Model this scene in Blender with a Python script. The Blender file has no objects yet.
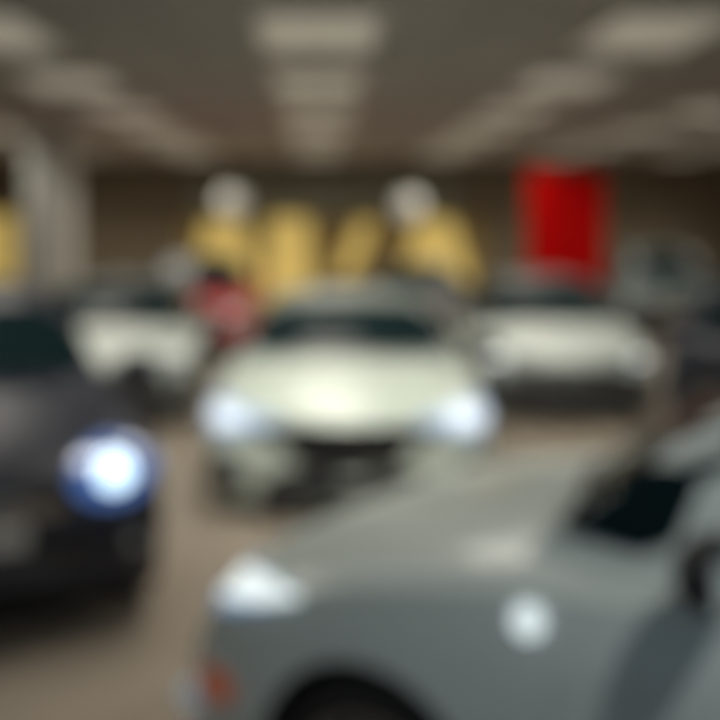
import bpy, bmesh, math, random
from mathutils import Vector, Matrix
from mathutils.bvhtree import BVHTree
random.seed(4)
S = bpy.context.scene
C = S.collection
F = 1100.0; VX, VY, H = 318.0, 225.0, 1.88        # focal length in px, vanishing point, eye height
CEIL = 3.40

# ------------------------------------------------------------------ materials
def mat(name, col, rough=0.5, metal=0.0, coat=0.0, emit=None, es=0.0, spec=0.5, flake=0.0):
    m = bpy.data.materials.new(name); m.use_nodes = True
    nt = m.node_tree; b = nt.nodes['Principled BSDF']
    b.inputs['Base Color'].default_value = (*col, 1)
    b.inputs['Roughness'].default_value = rough
    b.inputs['Metallic'].default_value = metal
    b.inputs['Coat Weight'].default_value = coat
    b.inputs['Coat Roughness'].default_value = 0.06
    b.inputs['Specular IOR Level'].default_value = spec
    if emit:
        b.inputs['Emission Color'].default_value = (*emit, 1)
        b.inputs['Emission Strength'].default_value = es
    if flake:
        n = nt.nodes.new('ShaderNodeTexNoise'); n.inputs['Scale'].default_value = 900
        tc = nt.nodes.new('ShaderNodeTexCoord')
        nt.links.new(tc.outputs['Object'], n.inputs['Vector'])
        r = nt.nodes.new('ShaderNodeMapRange')
        r.inputs['To Min'].default_value = max(rough-flake, 0.05); r.inputs['To Max'].default_value = rough+flake
        nt.links.new(n.outputs['Fac'], r.inputs['Value']); nt.links.new(r.outputs['Result'], b.inputs['Roughness'])
    return m

def noise_mat(name, c1, c2, scale, rough=0.6, bump=0.0, stretch=(1, 1, 1)):
    m = mat(name, c1, rough); nt = m.node_tree; b = nt.nodes['Principled BSDF']
    tc = nt.nodes.new('ShaderNodeTexCoord'); mp = nt.nodes.new('ShaderNodeMapping')
    mp.inputs['Scale'].default_value = stretch
    n = nt.nodes.new('ShaderNodeTexNoise'); n.inputs['Scale'].default_value = scale; n.inputs['Detail'].default_value = 5
    cr = nt.nodes.new('ShaderNodeValToRGB')
    cr.color_ramp.elements[0].position = 0.3; cr.color_ramp.elements[1].position = 0.7
    cr.color_ramp.elements[0].color = (*c1, 1); cr.color_ramp.elements[1].color = (*c2, 1)
    L = nt.links.new
    L(tc.outputs['Object'], mp.inputs['Vector']); L(mp.outputs['Vector'], n.inputs['Vector'])
    L(n.outputs['Fac'], cr.inputs['Fac']); L(cr.outputs['Color'], b.inputs['Base Color'])
    if bump:
        bp = nt.nodes.new('ShaderNodeBump'); bp.inputs['Strength'].default_value = bump
        L(n.outputs['Fac'], bp.inputs['Height']); L(bp.outputs['Normal'], b.inputs['Normal'])
    return m

def tile_mat(name, c1, c2, mortar, w, h, rough, gap=0.006, offset=0.0):
    m = mat(name, c1, rough); nt = m.node_tree; b = nt.nodes['Principled BSDF']
    tc = nt.nodes.new('ShaderNodeTexCoord'); br = nt.nodes.new('ShaderNodeTexBrick')
    br.offset = offset
    br.inputs['Scale'].default_value = 1.0
    br.inputs['Color1'].default_value = (*c1, 1); br.inputs['Color2'].default_value = (*c2, 1)
    br.inputs['Mortar'].default_value = (*mortar, 1)
    br.inputs['Mortar Size'].default_value = gap
    br.inputs['Brick Width'].default_value = w; br.inputs['Row Height'].default_value = h
    n = nt.nodes.new('ShaderNodeTexNoise'); n.inputs['Scale'].default_value = 1.3; n.inputs['Detail'].default_value = 6
    mx = nt.nodes.new('ShaderNodeMix'); mx.data_type = 'RGBA'; mx.blend_type = 'MULTIPLY'
    mx.inputs['Factor'].default_value = 0.25
    L = nt.links.new
    L(tc.outputs['Object'], br.inputs['Vector']); L(tc.outputs['Object'], n.inputs['Vector'])
    L(br.outputs['Color'], mx.inputs['A']); L(n.outputs['Fac'], mx.inputs['B']); L(mx.outputs['Result'], b.inputs['Base Color'])
    return m

M = dict(
    floor=tile_mat('floor_tile', (0.33, 0.285, 0.235), (0.36, 0.315, 0.26), (0.25, 0.22, 0.18), 0.8, 0.8, 0.22, 0.004),
    ceiling=tile_mat('ceiling_tile', (0.40, 0.375, 0.345), (0.43, 0.40, 0.37), (0.2, 0.19, 0.18), 1.2, 0.6, 0.9, 0.01),
    wall=noise_mat('brown_wall_paint', (0.22, 0.18, 0.125), (0.24, 0.20, 0.14), 3, 0.8, 0.02),
    side=noise_mat('taupe_wall_paint', (0.26, 0.225, 0.18), (0.29, 0.25, 0.20), 3, 0.8, 0.02),
    fascia=noise_mat('green_grey_fascia', (0.23, 0.24, 0.19), (0.26, 0.265, 0.215), 4, 0.6),
    soffit=noise_mat('brown_soffit', (0.12, 0.09, 0.06), (0.14, 0.105, 0.075), 4, 0.7),
    column=noise_mat('pale_grey_render', (0.62, 0.64, 0.60), (0.68, 0.70, 0.66), 6, 0.6, 0.03),
    ochre=noise_mat('ochre_wall_paint', (0.30, 0.21, 0.07), (0.33, 0.235, 0.085), 4, 0.7),
    base=mat('dark_skirting', (0.07, 0.06, 0.05), 0.5),
    frame=mat('white_metal_frame', (0.6, 0.58, 0.52), 0.4),
    diffuser=mat('panel_diffuser', (0.5, 0.48, 0.42), 0.6, emit=(1.0, 0.92, 0.74), es=0.19),
    yellow=mat('lit_yellow_panel', (0.6, 0.45, 0.12), 0.5, emit=(1.0, 0.72, 0.22), es=0.38),
    goldframe=mat('bronze_frame', (0.20, 0.14, 0.06), 0.4, 0.6),
    globe=mat('milky_globe', (0.8, 0.8, 0.75), 0.3, emit=(0.95, 1.0, 0.85), es=0.16),
    cord=mat('black_cord', (0.02, 0.02, 0.02), 0.6),
    chrome=mat('brushed_chrome', (0.75, 0.76, 0.78), 0.18, 1.0),
    red_cloth=noise_mat('red_banner_cloth', (0.46, 0.0, 0.0), (0.50, 0.001, 0.001), 30, 0.9, 0.03),
    tyre=noise_mat('tyre_rubber', (0.012, 0.012, 0.013), (0.02, 0.02, 0.021), 40, 0.75, 0.05),
    rim=mat('alloy_rim', (0.42, 0.43, 0.45), 0.28, 0.9),
    rotor=mat('brake_disc', (0.2, 0.2, 0.2), 0.4, 0.9),
    well=mat('wheel_well_plastic', (0.006, 0.006, 0.007), 0.9),
    glass=mat('tinted_glass', (0.006, 0.016, 0.019), 0.16, spec=0.10),
    black=mat('black_trim', (0.008, 0.009, 0.012), 0.4),
    mesh=mat('grille_mesh_plastic', (0.012, 0.012, 0.016), 0.45),
    gap=mat('panel_gap', (0.01, 0.01, 0.01), 0.9),
    plate=noise_mat('blank_plate', (0.5, 0.5, 0.48), (0.55, 0.55, 0.52), 50, 0.5),
    amber=mat('amber_marker', (0.75, 0.16, 0.04), 0.25, coat=0.5, emit=(1, 0.16, 0.04), es=0.08),
    redlamp=mat('red_tail_lens', (0.35, 0.01, 0.01), 0.15, coat=1),
    lamp_off=mat('headlamp_glass_unlit', (0.30, 0.34, 0.36), 0.1, 0.3, coat=1),
    lamp_blue=mat('headlamp_glass_lit', (0.35, 0.42, 0.5), 0.15, 0.2, coat=1, emit=(0.40, 0.62, 1.0), es=0.46),
    lamp_dark=mat('headlamp_glass_dark_car', (0.10, 0.13, 0.2), 0.1, 0.2, coat=1, emit=(0.10, 0.30, 1.0), es=0.34),  # blue emission of the glass stands in for the halo round the lens
    lamp_fog=mat('fog_lamp_glass', (0.55, 0.62, 0.66), 0.15, coat=1, emit=(.7, .85, 1), es=.12),
    glint=mat('painted_glint', (0.85, 0.9, 0.9), 0.3, emit=(.85, .97, 1), es=.8),  # glow that imitates a highlight on the silver wing
    led=mat('led_lens', (0.9, 0.95, 1), 0.2, emit=(0.58, 0.78, 1.0), es=.62),
    led_hot=mat('led_lens_bright', (0.9, 0.95, 1), 0.2, emit=(0.60, 0.84, 1.0), es=1.9),
    led_soft=mat('led_lens_pale', (0.9, 0.95, 0.98), 0.2, emit=(0.9, 1.0, 0.98), es=0.9),
    spotcan=mat('spot_can', (0.05, 0.05, 0.05), 0.4),
    spotlens=mat('spot_lens', (0.9, 0.9, 0.85), 0.3, emit=(0.93, 1.0, 0.97), es=9.0),  # glowing lens of the added fill spotlights
)

M['red_cloth'].node_tree.nodes['Principled BSDF'].inputs['Specular IOR Level'].default_value = .1
# ------------------------------------------------------------------ object helpers
def link(name, me, m=None, parent=None):
    o = bpy.data.objects.new(name, me); C.objects.link(o)
    if m is not None:
        me.materials.clear()
        for k in (m if isinstance(m, (list, tuple)) else [m]): me.materials.append(k)
    if parent: o.parent = parent
    return o
def from_bm(name, bm, m=None, parent=None, smooth=False):
    bmesh.ops.recalc_face_normals(bm, faces=bm.faces)
    me = bpy.data.meshes.new(name); bm.to_mesh(me); bm.free()
    if smooth:
        for p in me.polygons: p.use_smooth = True
    return link(name, me, m, parent)
def thing(name, label, cat, loc=(0, 0, 0), rz=0, group=None):
    o = bpy.data.objects.new(name, None); C.objects.link(o); o.empty_display_size = 0.1
    o.location = loc; o.rotation_euler = (0, 0, rz)
    return tag(o, label, cat, group)
def tag(o, label, cat, group=None):
    o['label'] = label; o['category'] = cat
    if group: o['group'] = group
    return o
def bx(bm, c, s, bev=0.0, rot=None):
    r = bmesh.ops.create_cube(bm, size=1.0)
    vs = r['verts']
    bmesh.ops.scale(bm, vec=s, verts=vs)
    if bev:
        es = list({e for v in vs for e in v.link_edges})
        g = bmesh.ops.bevel(bm, geom=vs + es, offset=bev, segments=2, affect='EDGES', profile=0.7)
        vs = list({v for f in g['faces'] for v in f.verts} | {v for v in vs if v.is_valid})
    if rot: bmesh.ops.transform(bm, matrix=rot, verts=vs)
    bmesh.ops.translate(bm, vec=c, verts=vs)
    return vs
def box(name, c, s, m, parent=None, bev=0.0):
    bm = bmesh.new(); bx(bm, c, s, bev); return from_bm(name, bm, m, parent)
def struct(o): o['kind'] = 'structure'; return o
def lathe(bm, prof, axis='Z', c=(0, 0, 0), n=48, closed=True):
    rings = []
    for i in range(n):
        a = 2*math.pi*i/n; ring = []
        for r, h in prof:
            p = (r*math.cos(a), r*math.sin(a), h) if axis == 'Z' else (r*math.cos(a), h, r*math.sin(a))
            ring.append(bm.verts.new(Vector(p)+Vector(c)))
        rings.append(ring)
    k = len(prof)
    for i in range(n):
        A, B = rings[i], rings[(i+1) % n]
        for j in range(k if closed else k-1):
            bm.faces.new((A[j], A[(j+1) % k], B[(j+1) % k], B[j]))
def tube(bm, pts, r, n=10):
    rings = []
    pts = [Vector(p) for p in pts]
    for i, p in enumerate(pts):
        d = (pts[min(i+1, len(pts)-1)]-pts[max(i-1, 0)]).normalized()
        u = d.orthogonal().normalized(); w = d.cross(u)
        rings.append([bm.verts.new(p+u*r*math.cos(2*math.pi*k/n)+w*r*math.sin(2*math.pi*k/n)) for k in range(n)])
    for a, b in zip(rings, rings[1:]):
        for k in range(n): bm.faces.new((a[k], a[(k+1) % n], b[(k+1) % n], b[k]))
    bm.faces.new(rings[0][::-1]); bm.faces.new(rings[-1])
def lerp(a, b, t): return a+(b-a)*t
def interp(tab, s):
    """Catmull-Rom through rows of (s, v1, v2 ...)."""
    n = len(tab)
    if s <= tab[0][0]: return tab[0][1:]
    if s >= tab[-1][0]: return tab[-1][1:]
    i = max(k for k in range(n) if tab[k][0] <= s); i = min(i, n-2)
    p0, p1, p2, p3 = tab[max(i-1, 0)], tab[i], tab[i+1], tab[min(i+2, n-1)]
    t = (s-p1[0])/(p2[0]-p1[0]); out = []
    for k in range(1, len(p1)):
        m1 = (p2[k]-p0[k])/max(p2[0]-p0[0], 1e-6)*(p2[0]-p1[0]); m2 = (p3[k]-p1[k])/max(p3[0]-p1[0], 1e-6)*(p2[0]-p1[0])
        out.append((2*t**3-3*t*t+1)*p1[k]+(t**3-2*t*t+t)*m1+(-2*t**3+3*t*t)*p2[k]+(t**3-t*t)*m2)
    return out

# ------------------------------------------------------------------ car builder
# local frame: +X forwards, +Y the car's own left, z up; s = distance back from the nose
BODY = {  # s, half width, bottom, shoulder, top at centre
 'sedan': (4.60, [(0.0, .60, .27, .59, .65), (.06, .73, .22, .63, .70), (.18, .82, .19, .67, .75), (.42, .875, .18, .73, .815), (.85, .90, .18, .80, .885),
    (1.3, .90, .18, .855, .955), (2.1, .90, .18, .90, .97), (3.1, .90, .18, .93, .99), (3.8, .89, .20, .95, 1.02), (4.3, .86, .25, .94, 1.05),
    (4.5, .80, .30, .90, 1.01), (4.6, .68, .38, .82, .92)]),
 'suv': (4.60, [(0.0, .64, .34, .70, .77), (.06, .77, .28, .76, .84), (.18, .85, .25, .82, .91), (.42, .90, .24, .88, .98), (.85, .925, .24, .93, 1.03),
    (1.3, .93, .24, .97, 1.08), (2.1, .93, .24, 1.0, 1.08), (3.1, .93, .24, 1.02, 1.09), (3.8, .92, .25, 1.04, 1.10), (4.3, .89, .30, 1.04, 1.10),
    (4.52, .83, .36, 1.0, 1.06), (4.6, .74, .42, .92, .98)]),
}
# cabin: s, height of the centre line, half width of the roof there
CABIN = {
 'sedan': [(1.10, .90, .60), (1.25, .99, .62), (1.60, 1.19, .61), (1.95, 1.355, .58), (2.20, 1.405, .565), (2.6, 1.425, .56), (3.1, 1.40, .55), (3.45, 1.33, .545), (3.85, 1.17, .55), (4.15, 1.04, .56), (4.3, .97, .56)],
 'hatch': [(1.05, .92, .60), (1.2, 1.02, .62), (1.55, 1.26, .61), (1.85, 1.41, .59), (2.15, 1.46, .58), (2.7, 1.48, .575), (3.3, 1.465, .57), (3.85, 1.42, .56), (4.1, 1.34, .56), (4.32, 1.15, .58), (4.45, .97, .60)],
 'suv': [(1.10, 1.0, .62), (1.25, 1.11, .64), (1.6, 1.35, .64), (1.92, 1.545, .62), (2.2, 1.60, .61), (2.7, 1.63, .61), (3.3, 1.62, .60), (3.9, 1.57, .59), (4.15, 1.48, .59), (4.38, 1.25, .61), (4.5, 1.05, .62)],
}
def chaikin(P, n=2, closed=True):
    for _ in range(n):
        Q = []
        for i in range(len(P)):
            a, b = P[i], P[(i+1) % len(P)]
            Q.append((a[0]*.8+b[0]*.2, a[1]*.8+b[1]*.2)); Q.append((a[0]*.2+b[0]*.8, a[1]*.2+b[1]*.8))
        P = Q
    return P
def patch(name, poly, view, bvh, m, parent, off=0.004, thick=0.012, step=0.04, smooth=2):
    """poly is drawn in front view (y,z), side view (s->x,z), top view (x,y) and laid on the bodywork."""
    P = chaikin(poly, smooth) if smooth else poly
    # plane coords (a,b)
    bm = bmesh.new()
    bm.faces.new([bm.verts.new((a, b, 0)) for a, b in P])
    a0, a1 = min(p[0] for p in P), max(p[0] for p in P); b0, b1 = min(p[1] for p in P), max(p[1] for p in P)
    for lo, hi, no in ((a0, a1, (1, 0, 0)), (b0, b1, (0, 1, 0))):
        k = int((hi-lo)/step)
        for i in range(1, k+1):
            v = lo+(hi-lo)*i/(k+1)
            bmesh.ops.bisect_plane(bm, geom=bm.verts[:]+bm.edges[:]+bm.faces[:], plane_co=Vector(no)*v, plane_no=no)
    bmesh.ops.triangulate(bm, faces=[f for f in bm.faces if len(f.verts) > 4])
    outs, inns = {}, {}
    for v in bm.verts:
        a, b = v.co.x, v.co.y
        o, d = {'front': ((6, a, b), (-1, 0, 0)), 'rear': ((-6, a, b), (1, 0, 0)), 'left': ((a, 4, b), (0, -1, 0)),
                'right': ((a, -4, b), (0, 1, 0)), 'top': ((a, b, 4), (0, 0, -1))}[view]
        hit, nn, _, dist = bvh.ray_cast(Vector(o), Vector(d))
        fr_ = view in ('front', 'rear')
        for _k in range(40):                     # a point beyond the outline slides back onto the bodywork
            if hit is not None and not (fr_ and (hit.x*(1 if view == 'front' else -1) < 0.3 or abs(nn.x) < .10)): break
            if fr_: o = (o[0], o[1]*.985, o[2])
            elif view in ('left', 'right'): o = (o[0], o[1], o[2]-.008)
            else: o = (o[0]*.99, o[1]*.98, o[2])
            hit, nn, _, dist = bvh.ray_cast(Vector(o), Vector(d))
        if hit is None or (view in ('front', 'rear') and hit.x*(1 if view == 'front' else -1) < 0.3):
            near = Vector(o)+Vector(d)*(6-2.2 if view in ('front', 'rear') else 3.1)
            hit, nn, _, dist = bvh.find_nearest(near)
        if nn.dot(Vector(d)) > 0: nn = -nn
        outs[v] = hit+nn*off
        inns[v] = hit-nn*thick
    V2 = {v: bm.verts.new(inns[v]) for v in list(outs)}
    faces = bm.faces[:]
    bnd = [e for e in bm.edges if len(e.link_faces) == 1]
    for f in faces: bm.faces.new([V2[v] for v in reversed(f.verts)])
    for e in bnd:
        a, b = e.verts
        bm.faces.new((a, b, V2[b], V2[a]))
    for v, p in outs.items(): v.co = p
    o = from_bm(name, bm, m, parent)
    for p in o.data.polygons: p.use_smooth = True
    try: o.data.set_sharp_from_angle(angle=math.radians(40))
    except Exception: pass
    return o

def skin_body(kind, L, tab, Ws, rnd=.16, chin=0.0):
    rows = 46; bm = bmesh.new(); rings = []
    ss = []
    for i in range(rows+1):
        t = i/rows; ss.append(L*(0.5-0.5*math.cos(math.pi*t))*.35+L*t*.65)
    for s in ss:
        hw, zb, zs, zt = interp(tab, s); hw *= Ws
        x = L/2-s
        half = [(0, zt), (.25*hw, zt-.002), (.48*hw, zt-.010), (.66*hw, lerp(zs, zt, .72)), (.80*hw, lerp(zs, zt, .42)), (.895*hw, lerp(zs, zt, .10)),
                (.95*hw, zs-.03), (.985*hw, lerp(zs, zb, .22)), (.99*hw, lerp(zs, zb, .36)), (1.0*hw, lerp(zs, zb, .55)), (.992*hw, lerp(zs, zb, .72)), (.985*hw, lerp(zs, zb, .88)),
                (.955*hw, zb+.015), (.90*hw, zb), (.45*hw, zb), (0, zb)]
        # nose and tail bulge: centre further out than the corners
        ring = []
        for y, z in half+[(-y, z) for y, z in half[-2:0:-1]]:
            e = math.exp(-s/0.30); r = math.exp(-(L-s)/0.30)
            q = (abs(y)/max(hw, .01))
            zn = (z-zb)/(zt-zb)
            dx = (-(q**2)*rnd*e + chin*e*max(0, 1-zn) + (q**2)*.12*r)
            zn = (z-zb)/(zt-zb)
            dx += -.07*e*max(0, zn-.62)/.38 - .05*e*max(0, .25-zn)/.25
            ring.append(bm.verts.new((x+dx, y, z)))
        rings.append(ring)
    n = len(rings[0])
    for A, B in zip(rings, rings[1:]):
        for k in range(n): bm.faces.new((A[k], A[(k+1) % n], B[(k+1) % n], B[k]))
    for ring, sg in ((rings[0], 1), (rings[-1], -1)):
        prev = ring; cen = sum((v.co for v in ring), Vector())/n
        for f, bul in ((.82, .018), (.6, .030), (.35, .037)):
            cur = [bm.verts.new(cen.lerp(v.co, f)*1.0+Vector((sg*bul, 0, 0))) for v in ring]
            for k in range(n): bm.faces.new((prev[k], prev[(k+1) % n], cur[(k+1) % n], cur[k]))
            prev = cur
        bm.faces.new(prev)
    bmesh.ops.recalc_face_normals(bm, faces=bm.faces)
    return bm

def skin_cabin(L, tab, belt, Ws):
    bm = bmesh.new(); rings = []
    s0, s1 = tab[0][0], tab[-1][0]; rows = 40
    for i in range(rows+1):
        s = lerp(s0, s1, i/rows); zt, hr = interp(tab, s); hr *= Ws
        hwb, zb, zs, ztb = interp(belt, s); hwb *= Ws
        zlow = zs-.06; wb = hwb*.885
        # height above the belt drives tumblehome
        t = max(0.0, min(1.0, (zt-zs)/.42))
        hr2 = lerp(wb*.93, hr*1.0, t)
        half = [(0, zt), (hr2*.5, zt-.006), (hr2*.8, zt-.022), (hr2*.95, zt-.045), (hr2*1.03, lerp(zt, zlow, .16)), (lerp(hr2, wb, .45), lerp(zt, zlow, .42)),
                (lerp(hr2, wb, .75), lerp(zt, zlow, .7)), (wb, zlow), (0, zlow)]
        x = L/2-s
        ring = []
        for y, z in half+[(-y, z) for y, z in half[-2:0:-1]]:
            q = abs(y)/max(wb, .01); fr = math.exp(-(s-s0)/.7); rr = math.exp(-(s1-s)/.6)
            ring.append(bm.verts.new((x-.17*q*q*fr+.10*q*q*rr, y, z)))
        rings.append(ring)
    n = len(rings[0])
    for A, B in zip(rings, rings[1:]):
        for k in range(n): bm.faces.new((A[k], A[(k+1) % n], B[(k+1) % n], B[k]))
    bm.faces.new(rings[0]); bm.faces.new(rings[-1])
    bmesh.ops.recalc_face_normals(bm, faces=bm.faces)
    return bm

WHEELS = {}
def wheel(parent, x, side, R, y, m_rim):
    sg = 1 if side == 'left' else -1
    key = (R, m_rim.name)
    if key not in WHEELS:
        bm = bmesh.new(); w = .105
        lathe(bm, [(R*.66, -w*.85), (R*.80, -w), (R*.93, -w*.98), (R*.985, -w*.8), (R, -w*.4), (R*.988, -w*.38), (R*.988, -w*.30), (R, -w*.28), (R, w*.28), (R*.988, w*.30), (R*.988, w*.38), (R, w*.4), (R*.985, w*.8), (R*.93, w*.98), (R*.80, w), (R*.66, w*.85)], 'Y', n=56)
        ty = from_bm('tyre', bm, M['tyre'], None, True); tm = ty.data; bpy.data.objects.remove(ty)
        bm = bmesh.new()
        lathe(bm, [(R*.60, -w*.8), (R*.69, -w*.85), (R*.70, -w*.7), (R*.64, -w*.5), (R*.64, w*.6), (R*.70, w*.82), (R*.69, w*.90), (R*.63, w*.84), (R*.60, w*.6)], 'Y', n=56)
        for k in range(5):
            for da in (-.13, .13):
                a = 2*math.pi*k/5+da+.3
                c = R*.36
                bx(bm, (math.cos(a)*c, w*.62, math.sin(a)*c), (R*.56, .022, R*.085), 0.006, Matrix.Rotation(-a, 4, 'Y'))
        lathe(bm, [(0.001, w*.45), (R*.17, w*.45), (R*.17, w*.72), (R*.13, w*.82), (0.001, w*.82)], 'Y', n=30, closed=False)
        rm = from_bm('rim', bm, m_rim); me2 = rm.data; bpy.data.objects.remove(rm)
        bm = bmesh.new(); lathe(bm, [(0.02, -.01), (R*.5, -.01), (R*.5, .012), (0.02, .012)], 'Y', n=36)
        dk = from_bm('brake_disc', bm, M['rotor']); me3 = dk.data; bpy.data.objects.remove(dk)
        WHEELS[key] = (tm, me2, me3)
    tm, me2, me3 = WHEELS[key]
    o = link('wheel', tm, None, parent); o.location = (x, y*sg, R)
    if sg < 0: o.rotation_euler = (0, 0, math.pi)
    r = link('rim', me2, None, o); link('brake_disc', me3, None, o)
    return o

def make_car(label, front, heading, kind='sedan', paint=None, roof_paint=None, Ws=1.0, L=None, zs=1.0, lamp='lamp_off', lens='led_soft', face='sport',
             group=None, detail=True, belt_mod=None, amber=False, name='car', R=None, chrome_strip=False, lamp_scale=1.0, zbot=1.0, rnd=.16, chin=0.0, mirror_s=1.63, mirror_mat=None, glint=False, round_lamp=False, side_lens=False, win_s=1.43, quarter=False):
    bk = 'suv' if kind == 'suv' else 'sedan'
    L0, tab = BODY[bk]; L = L or L0; k = L/L0
    tab = [(s*k, a, b*zs*zbot, c*zs, d*zs) for s, a, b, c, d in tab]
    cab = [(s*k, a*zs, b) for s, a, b in CABIN[kind]]
    R = R or (.335 if bk == 'sedan' else .365)
    root = thing(name, label, 'car', group=group)
    hx, hy = math.cos(heading), math.sin(heading)
    root.location = (front[0]-hx*L/2, front[1]-hy*L/2, 0); root.rotation_euler = (0, 0, heading)
    hw = .9*Ws if bk == 'sedan' else .93*Ws
    xf, xr = L/2-.86*k, L/2-3.62*k
    # bodywork with the wheel arches cut out
    bm = skin_body(kind, L, tab, Ws, rnd, chin)
    bvh = BVHTree.FromBMesh(bm)
    body = from_bm('body', bm, [paint, M['well']], root, True)
    Ra = R+.045
    bm = bmesh.new()
    for x in (xf, xr):
        for sg in (1, -1):
            pr = [(0.001, sg*(hw-.27)), (Ra, sg*(hw-.27)), (Ra, sg*(hw+.2)), (0.001, sg*(hw+.2))]
            n = 40; ri = []; ro = []
            for i in range(n):
                a = 2*math.pi*i/n
                ri.append(bm.verts.new((x+Ra*math.cos(a), sg*(hw-.27), R+Ra*math.sin(a))))
                ro.append(bm.verts.new((x+Ra*math.cos(a), sg*(hw+.2), R+Ra*math.sin(a))))
            for i in range(n): bm.faces.new((ri[i], ri[(i+1) % n], ro[(i+1) % n], ro[i]))
            bm.faces.new(ri); bm.faces.new(ro)
    cut = from_bm('cutter', bm, M['well'])
    cut.location = root.location; cut.rotation_euler = root.rotation_euler
    md = body.modifiers.new('b', 'BOOLEAN'); md.object = cut; md.operation = 'DIFFERENCE'; md.solver = 'EXACT'
    md.material_mode = 'TRANSFER'
    bpy.context.view_layer.update()
    dg = bpy.context.evaluated_depsgraph_get()
    me = bpy.data.meshes.new_from_object(body.evaluated_get(dg)); body.modifiers.clear(); body.data = me
    bpy.data.objects.remove(cut)
    try: me.set_sharp_from_angle(angle=math.radians(35))
    except Exception: pass
    bmc = skin_cabin(L, cab, tab, Ws); bvc = BVHTree.FromBMesh(bmc)
    cabin = from_bm('roof', bmc, roof_paint or paint, root, True)
    try: cabin.data.set_sharp_from_angle(angle=math.radians(50))
    except Exception: pass
    X = lambda s: L/2-s*k
    # glass
    s_top = {'sedan': 1.93, 'hatch': 1.83, 'suv': 1.90}[kind]
    ztop = interp(cab, s_top*k)[0]; zlo = interp(tab, 1.3*k)[3]+.035
    wl, wt = .75*Ws, .53*Ws
    patch('windshield', [(-wl, zlo), (0, zlo+.0), (wl, zlo), (wt+.02, ztop-.03), (0, ztop-.01), (-wt-.02, ztop-.03)], 'front', bvc, M['glass'], root, .004, .01, .06, 1)
    rr = {'sedan': (1.07, 1.33), 'hatch': (1.08, 1.39), 'suv': (1.18, 1.53)}[kind]
    patch('rear_window', [(-.60*Ws, rr[0]*zs), (.60*Ws, rr[0]*zs), (.5*Ws, rr[1]*zs), (-.5*Ws, rr[1]*zs)], 'rear', bvc, M['glass'], root, .004, .01, .06, 1)
    ht = {'sedan': 1.33, 'hatch': 1.37, 'suv': 1.52}[kind]*zs; hb = {'sedan': .95, 'hatch': .96, 'suv': 1.05}[kind]*zs
    end = {'sedan': (3.42, 3.72), 'hatch': (3.95, 4.05), 'suv': (3.95, 4.1)}[kind]
    for sd in ('left', 'right'):
        front_top = [(X(2.12), ht-.012), (X(1.78), ht-.12)] if win_s < 1.5 else [(X(win_s+.42), ht-.02)]
        patch('side_window', [(X(win_s), hb), (X(2.50), hb), (X(2.50), ht)]+front_top, sd, bvc, M['glass'], root, .008, .01, .035, 1)
        if quarter: patch('quarter_window', [(X(1.34), hb), (X(1.68), hb-.02), (X(1.75), hb+.18), (X(1.60), hb+.18), (X(1.46), hb+.09)], sd, bvc, M['glass'], root, .012, .01, .03, 1)
        patch('side_window', [(X(2.56), hb), (X(end[1]), hb+.05), (X(end[0]), ht-.045), (X(3.0), ht-.005), (X(2.56), ht)], sd, bvc, M['glass'], root, .008, .01, .035, 1)
    # bonnet line, doors
    def zz(z): return z*zs
    if detail:
        patch('bonnet', [(X(.20), -.60*Ws), (X(.17), 0), (X(.20), .60*Ws), (X(.7), .66*Ws), (X(1.2), .68*Ws), (X(1.12), 0), (X(1.2), -.68*Ws), (X(.7), -.66*Ws)], 'top', bvh, paint, root, .008, .02, .07, 1)
        for sd in ('left', 'right'):
            zb_ = tab[5][2]+.06; zt_ = tab[5][3]-.06
            patch('door', [(X(1.42), zb_+.02), (X(2.50), zb_+.02), (X(2.50), zt_+.03), (X(1.45), zt_+.0)], sd, bvh, paint, root, .006, .01, .08, 1)
            patch('door', [(X(2.54), zb_+.02), (X(3.15), zb_+.02), (X(3.42), .70*zs), (X(3.45), zt_+.05), (X(2.54), zt_+.03)], sd, bvh, paint, root, .006, .01, .08, 1)
            patch('sill_trim', [(X(1.35), zb_-.05), (X(3.1), zb_-.05), (X(3.1), zb_-.01), (X(1.35), zb_-.01)], sd, bvh, M['black'], root, .006, .01, .1, 0)
            for s in (2.32, 3.28):
                hit, nn, _, _ = bvh.ray_cast(Vector((X(s), 4 if sd == 'left' else -4, zt_-.03)), Vector((0, -1 if sd == 'left' else 1, 0)))
                if hit:
                    sg = 1 if sd == 'left' else -1
                    bm = bmesh.new(); bx(bm, hit+Vector((0, sg*.022, 0)), (.19, .018, .026), .007)
                    bx(bm, hit+Vector((.08, sg*.010, 0)), (.02, .02, .022)); bx(bm, hit+Vector((-.08, sg*.010, 0)), (.02, .02, .022))
                    from_bm('door_handle', bm, M['chrome'] if chrome_strip else paint, root)
    # face
    def fp(nm, pts, m, off=.006, parent=root, both=False, th=.02, sm=2, st=.04):
        out = [patch(nm, [(y*Ws, zz(z)) for y, z in pts], 'front', bvh, m, parent, off, th, st, sm)]
        if both: out.append(patch(nm, [(-y*Ws, zz(z)) for y, z in reversed(pts)], 'front', bvh, m, parent, off, th, st, sm))
        return out
    dz = .13 if bk == 'suv' else 0
    q = lamp_scale
    if face == 'sport':
        hl = [(.58, .62+dz), (.56, .68+dz), (.66, .72+dz), (.82, .74+dz), (.86, .69+dz), (.84, .61+dz), (.74, .585+dz)]
        le = [(.64, .64+dz), (.66, .685+dz), (.80, .70+dz), (.82, .66+dz), (.74, .62+dz)]
        gr = [(-.55, .57), (-.50, .625), (0, .645), (.50, .625), (.55, .57), (.38, .49), (.26, .36), (-.26, .36), (-.38, .49)]
        lo = [(-.56, .14), (-.40, .36), (.40, .36), (.56, .14), (.38, .12), (-.38, .12)]
        fg = [(.60, .20), (.62, .33), (.72, .43), (.83, .44), (.84, .22), (.72, .16)]
    elif face == 'wide':
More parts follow.
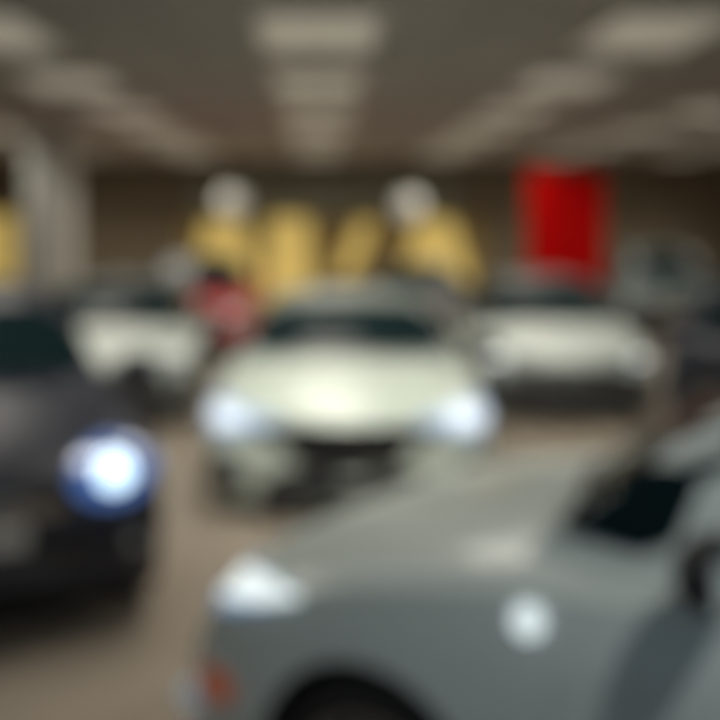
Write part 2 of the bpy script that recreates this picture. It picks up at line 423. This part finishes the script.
        hl = [(.52, .61), (.51, .67), (.62, .70), (.80, .71), (.83, .66), (.80, .60)]
        le = [(.58, .63), (.59, .67), (.76, .68), (.77, .64)]
        gr = [(-.66, .36), (-.62, .58), (.62, .58), (.66, .36), (.6, .34), (-.6, .34)]
        lo = [(-.70, .16), (-.68, .33), (.68, .33), (.70, .16), (.6, .14), (-.6, .14)]
        fg = [(.66, .22), (.66, .54), (.82, .54), (.86, .26)]
    else:
        hl = [(.50, .60+dz), (.49, .67+dz), (.62, .715+dz), (.78, .72+dz), (.815, .66+dz), (.79, .60+dz)]
        le = [(.56, .625+dz), (.57, .675+dz), (.74, .69+dz), (.75, .64+dz)]
        gr = [(-.42, .52+dz), (-.44, .65+dz), (.44, .65+dz), (.42, .52+dz), (.30, .49+dz), (-.30, .49+dz)]
        lo = [(-.55, .26+dz), (-.50, .39+dz), (.50, .39+dz), (.55, .26+dz), (.4, .22+dz), (-.4, .22+dz)]
        fg = [(.62, .28+dz), (.63, .38+dz), (.78, .39+dz), (.78, .30+dz)]
    if round_lamp:
        circ = lambda cy, cz, ry, rz: [(cy+ry*math.cos(a*math.pi/6), cz+rz*math.sin(a*math.pi/6)) for a in range(12)]
        hl = circ(.61, .665+dz, .20, .145); le = circ(.62, .67+dz, .085, .08)
    if q != 1.0:
        cy = sum(p[0] for p in hl)/len(hl); cz = sum(p[1] for p in hl)/len(hl)
        hl = [(cy+(y-cy)*lerp(1, q, .4), cz+(z-cz)*q) for y, z in hl]; le = [(cy+(y-cy)*q, cz+(z-cz)*q) for y, z in le]
    for o, pts in zip(fp('headlight', hl, M[lamp], .010, both=True, th=.03), (1, -1)):
        nm = patch('lens', [(pts*y*Ws, zz(z)) for y, z in (le if pts == 1 else reversed(le))], 'front', bvh, M[lens], o, .016, .0, .04, 2)
    g = fp('grille', gr, M['mesh'], .006)[0]
    if detail:
        zlo_, zhi_ = min(p[1] for p in gr), max(p[1] for p in gr)
        for i in range(1, 4):
            z = lerp(zlo_, zhi_, i/4.2); w = .24 if z < .5+dz else .40
            patch('bar', [(-w*Ws, zz(z-.007)), (w*Ws, zz(z-.007)), (w*Ws, zz(z+.007)), (-w*Ws, zz(z+.007))], 'front', bvh, M['black'] if face == 'sport' else M['chrome'], g, .016, 0, .06, 0)
    fp('lower_intake', lo, M['mesh'], .006)
    for o, sg in zip(fp('fog_recess', fg, M['black'], .006, both=True), (1, -1)):
        hit, nn, _, _ = bvh.ray_cast(Vector((6, sg*.70*Ws, zz(.33+dz))), Vector((-1, 0, 0)))
        if hit and detail:
            bm = bmesh.new(); bmesh.ops.create_uvsphere(bm, u_segments=20, v_segments=12, radius=.035)
            bmesh.ops.scale(bm, vec=(.5, 1, 1), verts=bm.verts); bmesh.ops.translate(bm, vec=hit+nn*.01, verts=bm.verts)
            from_bm('fog_light', bm, M['lamp_off'], o, True)
    hit, nn, _, _ = bvh.ray_cast(Vector((6, 0, zz(.43+dz))), Vector((-1, 0, 0)))
    if hit:
        bm = bmesh.new(); bx(bm, (hit.x+.022, 0, zz(.43+dz)), (.018, .46, .11), .006)
        from_bm('licence_plate', bm, M['plate'] if face == 'plain' else M['black'], root)
    # rear
    for sg in (1, -1):
        pts = [(sg*.52*Ws, zz(.76+dz)), (sg*.78*Ws, zz(.74+dz)), (sg*.80*Ws, zz(.88+dz)), (sg*.5*Ws, zz(.86+dz))]
        patch('tail_light', pts if sg > 0 else pts[::-1], 'rear', bvh, M['redlamp'], root, .008, .02, .05, 2)
    # wrap round corner of the headlight on the flank
    for sd in ('left', 'right'):
        patch('headlight', [(X(.14), zz(.60+dz)), (X(.45), zz(.665+dz)), (X(.60), zz(.725+dz)), (X(.36), zz(.725+dz)), (X(.15), zz(.69+dz))], sd, bvh, M[lamp], root, .008, .02, .05, 2)
        if side_lens:
            patch('headlight', [(X(.19), zz(.635)), (X(.44), zz(.675)), (X(.63), zz(.72)), (X(.40), zz(.725)), (X(.20), zz(.69))], sd, bvh, M['led_soft'], root, .014, .01, .05, 2)
            h, nn, _, _ = bvh.ray_cast(Vector((X(.10), 4 if sd == 'left' else -4, zz(.36))), Vector((0, -1 if sd == 'left' else 1, 0)))
            if h: 
                bm = bmesh.new(); bmesh.ops.create_uvsphere(bm, u_segments=24, v_segments=14, radius=.07)
                bmesh.ops.scale(bm, vec=(1, .6, .7), verts=bm.verts); bmesh.ops.translate(bm, vec=h, verts=bm.verts)
                from_bm('fog_light', bm, M['lamp_fog'], root, True)
        if glint and sd == 'left':
            cx_, cz_, rr_ = glint
            patch('glint_disc', [(cx_+rr_*math.cos(a*math.pi/8), cz_+rr_*math.sin(a*math.pi/8)) for a in range(16)], 'left', bvh, M['glint'], root, .012, .01, .05, 0)  # glowing disc added in place of a specular highlight on the wing
        if amber:
            patch('side_marker', [(X(.16), zz(.40)), (X(.33), zz(.40)), (X(.33), zz(.47)), (X(.16), zz(.47))], sd, bvh, M['amber'], root, .010, .01, .05, 1)
    # mirrors
    for sg in (1, -1):
        zb_ = tab[5][3]+.10
        bm = bmesh.new()
        bmesh.ops.create_uvsphere(bm, u_segments=24, v_segments=14, radius=.5)
        bmesh.ops.scale(bm, vec=(.15, .25, .165), verts=bm.verts)
        for v in bm.verts:
            if v.co.x < -.03: v.co.x = -.03
        bmesh.ops.translate(bm, vec=(X(mirror_s), sg*(hw+.065), zb_+.05), verts=bm.verts)
        tube(bm, [(X(mirror_s), sg*(hw-.11), zb_-.06), (X(mirror_s), sg*(hw-.02), zb_-.02), (X(mirror_s), sg*(hw+.03), zb_+.02)], .022)
        mo = from_bm('side_mirror', bm, mirror_mat or paint, root, True)
        bm = bmesh.new(); bx(bm, (X(mirror_s)-.034, sg*(hw+.07), zb_+.05), (.006, .19, .12), .002); from_bm('mirror_glass', bm, M['chrome'], mo)
    # wipers
    if detail:
        for y0, y1 in ((.50, -.08), (-.02, -.56)):
            pts = []
            for i in range(9):
                y = lerp(y0, y1, i/8)*Ws; z = zlo+.02+.035*i/8
                h, nn, _, _ = bvc.ray_cast(Vector((6, y, z)), Vector((-1, 0, 0)))
                if h: pts.append(h+Vector((.016, 0, .014)))
            if len(pts) > 2:
                bm = bmesh.new(); tube(bm, pts, .007, 6); from_bm('wiper', bm, M['black'], root, True)
    for x in (xf, xr):
        for sd in ('left', 'right'): wheel(root, x, sd, R, hw-.125, M['rim'])
    return root

def dirv(dx, dy): return math.atan2(dy, dx)
P = {
 'grey': mat('grey_roof_paint', (0.17, 0.20, 0.19), 0.45),
 'graphite': mat('graphite_roof_paint', (0.03, 0.037, 0.037), 0.55),
 'white': mat('pearl_white_paint', (0.58, 0.67, 0.61), 0.32, coat=0.6, flake=.03),
 'silver': mat('silver_paint', (0.68, 0.78, 0.76), 0.48, 0.05, coat=0.5, flake=.04),
 'navy': mat('dark_navy_paint', (0.005, 0.009, 0.024), 0.42, coat=0.06),
 'ash': mat('off_white_paint', (0.47, 0.53, 0.51), 0.4, coat=0.3),
 'red': mat('crimson_paint', (0.42, 0.025, 0.035), 0.35, coat=0.6),
 'black': mat('black_car_paint', (0.010, 0.011, 0.012), 0.35, coat=0.2),
 'teal': mat('grey_teal_paint', (0.03, 0.05, 0.05), 0.6),
}
GLINT = (.87, .92)
make_car('white sedan facing the camera in the middle, both headlights lit blue-white', (0.18, 6.85), dirv(-.035, -1), 'sedan', P['white'], roof_paint=P['grey'],
         lamp='lamp_blue', lens='led', face='sport', L=4.5, lamp_scale=1.5, Ws=1.08, zs=.95, zbot=.5, mirror_mat=M['black'])
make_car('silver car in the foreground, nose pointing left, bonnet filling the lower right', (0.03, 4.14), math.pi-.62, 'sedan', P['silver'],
         lamp='lamp_blue', lens='lamp_off', face='plain', amber=True, zs=1.168, Ws=1.06, L=4.232, rnd=.07, chin=.16, mirror_s=1.86, win_s=1.84, quarter=True, mirror_mat=M['black'], glint=(GLINT[0], GLINT[1], .038), side_lens=True)
make_car('dark navy car cut off by the left edge with one glaring bluish headlight', (-1.45, 4.64), dirv(.34, -.94), 'suv', P['navy'],
         lamp='lamp_dark', lens='led_hot', face='plain', zs=.93, round_lamp=True)
make_car('white car with a dark roof on the right, parked below the red banner', (2.36, 10.2), dirv(-.06, -1), 'sedan', P['ash'], roof_paint=P['graphite'],
         lamp='lamp_off', lens='led_soft', face='wide', zs=.93, Ws=.99, mirror_mat=M['black'])
make_car('white car with a dark roof behind the dark navy car, left of the red car', (-2.0, 9.9), dirv(.06, -1), 'sedan', P['ash'], roof_paint=P['graphite'],
         lamp='lamp_off', lens='lamp_off', face='wide', zs=.93, L=4.2, zbot=.8, mirror_mat=M['black'])
make_car('red car far back, seen between two white cars', (-1.76, 14.5), dirv(.03, -1), 'sedan', P['red'], roof_paint=P['black'],
         lamp='lamp_off', lens='lamp_off', face='plain')
make_car('dark car behind the middle white sedan, only its roof showing under the yellow panel', (1.62, 15.9), dirv(0, -1), 'sedan', P['black'],
         lamp='lamp_off', lens='lamp_off', face='plain', zs=.88)
make_car('dark blue car at the right edge, beyond the windscreen of the silver car', (4.62, 5.1), dirv(.2, -.98), 'suv', P['navy'],
         lamp='lamp_off', lens='lamp_off', face='plain', zs=.94)
make_car('grey-teal car at the far right by the back wall, right of the red banner', (5.7, 17.5), dirv(-.2, -1), 'hatch', P['teal'],
         lamp='lamp_off', lens='lamp_off', face='plain')

def wx(x, d=26.0): return (x-VX)*d/F
# ------------------------------------------------------------------ room
XL, XR, YB, YF = -9.5, 11.5, 26.0, -3.0
struct(box('floor', ((XL+XR)/2, (YB+YF)/2, -.05), (XR-XL, YB-YF, .1), M['floor']))
struct(box('ceiling', ((XL+XR)/2, (YB+YF)/2, CEIL+.05), (XR-XL, YB-YF, .1), M['ceiling']))
struct(box('wall_back', ((XL+XR)/2, YB+.1, CEIL/2), (XR-XL, .2, CEIL), M['wall']))
struct(box('wall_left', (XL-.1, (YB+YF)/2, CEIL/2), (.2, YB-YF, CEIL), M['side']))
struct(box('wall_right', (XR+.1, (YB+YF)/2, CEIL/2), (.2, YB-YF, CEIL), M['side']))
struct(box('baseboard_back', ((XL+XR)/2, YB-.015, .07), (XR-XL, .03, .14), M['base']))
struct(box('trim_1', ((XL+XR)/2, YB-.30, CEIL-.14), (XR-XL, .6, .28), M['soffit']))
struct(box('trim_2', (.15, YB-.10, 2.55), (6.3, .2, .95), M['fascia'], bev=.01))
struct(box('trim_3', (wx(332), YB-.03, 1.05), (7.2, .06, 2.0), M['ochre']))
# round column
t = thing('column', 'pale grey square column behind the dark navy car, near the left edge', 'column', (-4.35, 18.0, 0))
bm = bmesh.new(); bx(bm, (0, 0, CEIL/2), (.72, .72, CEIL), .03); from_bm('shaft', bm, M['column'], t)
bm = bmesh.new(); bx(bm, (0, 0, .08), (.78, .78, .16), .01); from_bm('plinth', bm, M['base'], t)

# ceiling light panels
PW, PL = .95, 1.7
rows = [5.6, 8.6, 11.6, 14.6, 17.6, 20.6, 23.6]; cols = [-7.8, -5.2, -2.6, 0, 2.6, 5.2, 7.8]
ORD = ['nearest', 'second', 'third', 'fourth', 'fifth', 'sixth', 'seventh']
CN = {-7.8: 'far left ceiling row', -5.2: 'left outer ceiling row', -2.6: 'left inner ceiling row', 0: 'middle ceiling row',
      2.6: 'right inner ceiling row', 5.2: 'right outer ceiling row', 7.8: 'far right ceiling row'}
bm = bmesh.new(); zc = -.02
for sx in (1, -1): bx(bm, (sx*(PW/2-.02), 0, zc), (.04, PL, .04)); 
for sy in (1, -1): bx(bm, (0, sy*(PL/2-.02), zc), (PW-.08, .04, .04))
fr0 = from_bm('panel_frame', bm, M['frame']); frm = fr0.data; bpy.data.objects.remove(fr0)
bm = bmesh.new(); bx(bm, (0, 0, -.012), (PW-.08, PL-.08, .016)); df0 = from_bm('diffuser', bm, M['diffuser']); dfm = df0.data; bpy.data.objects.remove(df0)
al = bpy.data.lights.new('panel_lamp', 'AREA'); al.shape = 'RECTANGLE'; al.size = PW-.1; al.size_y = PL-.1; al.energy = 30; al.color = (1.0, .93, .80); al.spread = math.radians(125)
for X_ in cols:
    seen = [d for d in rows if 0 < VY-(CEIL-H)*F/d+30 and -40 < VX+X_*F/d < 760]
    for d in rows:
        if d not in seen and d > 7: continue
        if d < 7 and abs(X_) > 3: continue
        if d < 7: lab = 'lit ceiling panel above the camera, before the %s' % CN[X_]
        else:
            k = seen.index(d); lab = '%s lit panel from the camera in the %s' % (ORD[k], CN[X_])
        t = thing('ceiling_light', lab, 'ceiling light', (X_, d, CEIL), group='rectangular ceiling light panels')
        link('panel_frame', frm, None, t); link('diffuser', dfm, None, t)
        lo = bpy.data.objects.new('panel_lamp', al); C.objects.link(lo); lo.parent = t; lo.location = (0, 0, -.045)

# yellow lit panels on the back wall
def wx(x, d=YB): return (x-VX)*d/F
def wz(y, d=YB): return H-(y-VY)*d/F
def wall_panel(pts, lab, y=YB-.08):
    P_ = [(wx(a, y), wz(b, y)) for a, b in pts]
    cx = sum(p[0] for p in P_)/len(P_); zb = min(p[1] for p in P_)
    t = thing('wall_panel', lab, 'lit panel', (cx, y, 0), group='yellow lit panels on the back wall')
    def slab(nm, f, y0, y1, m):
        mz = sum(p[1] for p in P_)/len(P_); bm = bmesh.new()
        Q = [(p[0]-cx+math.copysign(f, p[0]-cx), p[1]+math.copysign(f, p[1]-mz)) for p in P_]
        A = [bm.verts.new((a, y0, b)) for a, b in Q]; B = [bm.verts.new((a, y1, b)) for a, b in Q]
        bm.faces.new(A); bm.faces.new(B[::-1])
        for i in range(len(Q)): bm.faces.new((A[i], A[(i+1) % len(Q)], B[(i+1) % len(Q)], B[i]))
        from_bm(nm, bm, m, t)
    slab('panel_frame', .05, .0, .08, M['goldframe']); slab('lit_face', -.03, -.02, -.001, M['yellow'])
wall_panel([(192, 275), (256, 275), (242, 222), (206, 222)], 'yellow lit panel right below the left globe lamp, above the red car')
wall_panel([(264, 300), (312, 300), (308, 218), (270, 218)], 'tallest yellow lit panel, above the left end of the middle white sedan roof')
wall_panel([(336, 275), (354, 275), (376, 222), (356, 222)], 'narrow slanted yellow panel in the middle of the back wall')
wall_panel([(400, 279), (472, 279), (452, 220), (418, 220)], 'widest yellow lit panel, below the right globe lamp')
wall_panel([(-36, 278), (16, 278), (16, 215), (-36, 215)], 'yellow lit panel cut off by the left edge, beside the grey column')

# globe lamps
for x_, y_, lab in ((232, 202, 'left one of two milky globe lamps hanging before the back wall'), (409, 206, 'right one of two milky globe lamps hanging before the back wall')):
    d = 21.5; r = .29
    t = thing('globe_lamp', lab, 'pendant lamp', (wx(x_, d), d, wz(y_, d)), group='milky globe lamps')
    bm = bmesh.new(); bmesh.ops.create_uvsphere(bm, u_segments=32, v_segments=20, radius=r); from_bm('globe', bm, M['globe'], t, True)
    bm = bmesh.new(); lathe(bm, [(0.01, r-.02), (.09, r-.03), (.09, r+.06), (.03, r+.1), (0.01, r+.1)], n=24); from_bm('cap', bm, M['cord'], t, True)
    bm = bmesh.new(); tube(bm, [(0, 0, r+.05), (0, 0, CEIL-t.location.z)], .012); from_bm('cord', bm, M['cord'], t, True)

# red banner
d = 15.3; x0, x1 = wx(527, d), wx(604, d); z0, z1 = wz(284, d), wz(172, d)
t = thing('banner', 'plain bright red banner hanging from the ceiling over the right white car', 'banner', ((x0+x1)/2, d, z1))
bm = bmesh.new(); nx, nz = 24, 30; w = x1-x0; h = z1-z0; g = []
for i in range(nx+1):
    g.append([bm.verts.new((-w/2+w*i/nx, .012*math.sin(i*.9)*(j/nz), -h*j/nz)) for j in range(nz+1)])
for i in range(nx):
    for j in range(nz): bm.faces.new((g[i][j], g[i+1][j], g[i+1][j+1], g[i][j+1]))
o = from_bm('cloth', bm, M['red_cloth'], t, True); md = o.modifiers.new('s', 'SOLIDIFY'); md.thickness = .004
for nm, z in (('top_rail', 0.0), ('bottom_rail', -h)):
    bm = bmesh.new(); tube(bm, [(-w/2-.02, 0, z), (w/2+.02, 0, z)], .016, 14); from_bm(nm, bm, M['red_cloth'], t, True)
for sx in (-1, 1):
    bm = bmesh.new(); tube(bm, [(sx*w*.4, 0, 0), (sx*w*.4, 0, CEIL-z1)], .004, 6); from_bm('hanging_cord', bm, M['cord'], t)

# added fill spotlights, unseen above the frame, that brighten the cars
def spot(x, y, tx, ty, tz, e, lab, size=60, r=.07, col=(1, .98, .93)):
    z = CEIL-.22
    t = thing('fill_spotlight', lab, 'spotlight', (x, y, z), group='added fill spotlights')
    dv = (Vector((tx, ty, tz))-Vector((x, y, z))).normalized(); q = dv.to_track_quat('-Z', 'Y')
    bm = bmesh.new(); lathe(bm, [(r+.015, -.02), (r+.025, .0), (r+.02, .18), (.02, .20), (.015, .19), (r+.008, .17), (r+.010, .0)], n=32)
    c = from_bm('lamp_can', bm, M['spotcan'], t, True); c.rotation_mode = 'QUATERNION'; c.rotation_quaternion = q
    bm = bmesh.new(); lathe(bm, [(.001, .03), (r, .03), (r, .04), (.001, .04)], n=32); l = from_bm('lamp_lens', bm, M['spotlens'], t); l.rotation_mode = 'QUATERNION'; l.rotation_quaternion = q
    bm = bmesh.new(); tube(bm, [(0, 0, .05), (0, 0, .22)], .012); from_bm('stem', bm, M['spotcan'], t)
    ld = bpy.data.lights.new('spot_bulb', 'SPOT'); ld.energy = e; ld.spot_size = math.radians(size); ld.spot_blend = .7; ld.shadow_soft_size = r*.9; ld.color = col
    lo = bpy.data.objects.new('spot_bulb', ld); C.objects.link(lo); lo.parent = t; lo.rotation_mode = 'QUATERNION'; lo.rotation_quaternion = q; lo.location = dv*.03
spot(.18, 5.8, .2, 7.7, .8, 95, 'added fill spotlight above the frame aimed at the middle white sedan', 90)
spot(2.2, 5.8, 2.4, 11.4, .9, 110, 'added fill spotlight above the frame aimed at the right white car', 45)
spot(1.2, .9, .45, 2.95, .8, 90, 'added fill spotlight behind the camera aimed at the silver car', 60)

# ------------------------------------------------------------------ daylight from the open shop front behind the camera
wd = bpy.data.worlds.new('daylight'); S.world = wd; wd.use_nodes = True
bg = wd.node_tree.nodes['Background']; bg.inputs['Color'].default_value = (.60, .74, .86, 1); bg.inputs['Strength'].default_value = .34

cam = bpy.data.cameras.new('camera'); co = bpy.data.objects.new('camera', cam); C.objects.link(co)
co.location = (0, 0, H); co.rotation_euler = (math.radians(90), 0, 0)
cam.sensor_width = 36; cam.lens = F/720*36
cam.shift_x = (360-VX)/720; cam.shift_y = -(360-VY)/720
cam.clip_start = .02; cam.clip_end = 200
cam.dof.use_dof = True; cam.dof.focus_distance = .35
BLUR = 43.0
cam.dof.aperture_fstop = (cam.lens/1000)/(BLUR/F*.35)
S.camera = co
S.view_settings.view_transform = 'Standard'; S.view_settings.look = 'None'; S.view_settings.gamma = 1; S.view_settings.exposure = 0.0
S.view_settings.use_curve_mapping = False
S.cycles.use_denoising = True
S.cycles.max_bounces = 6
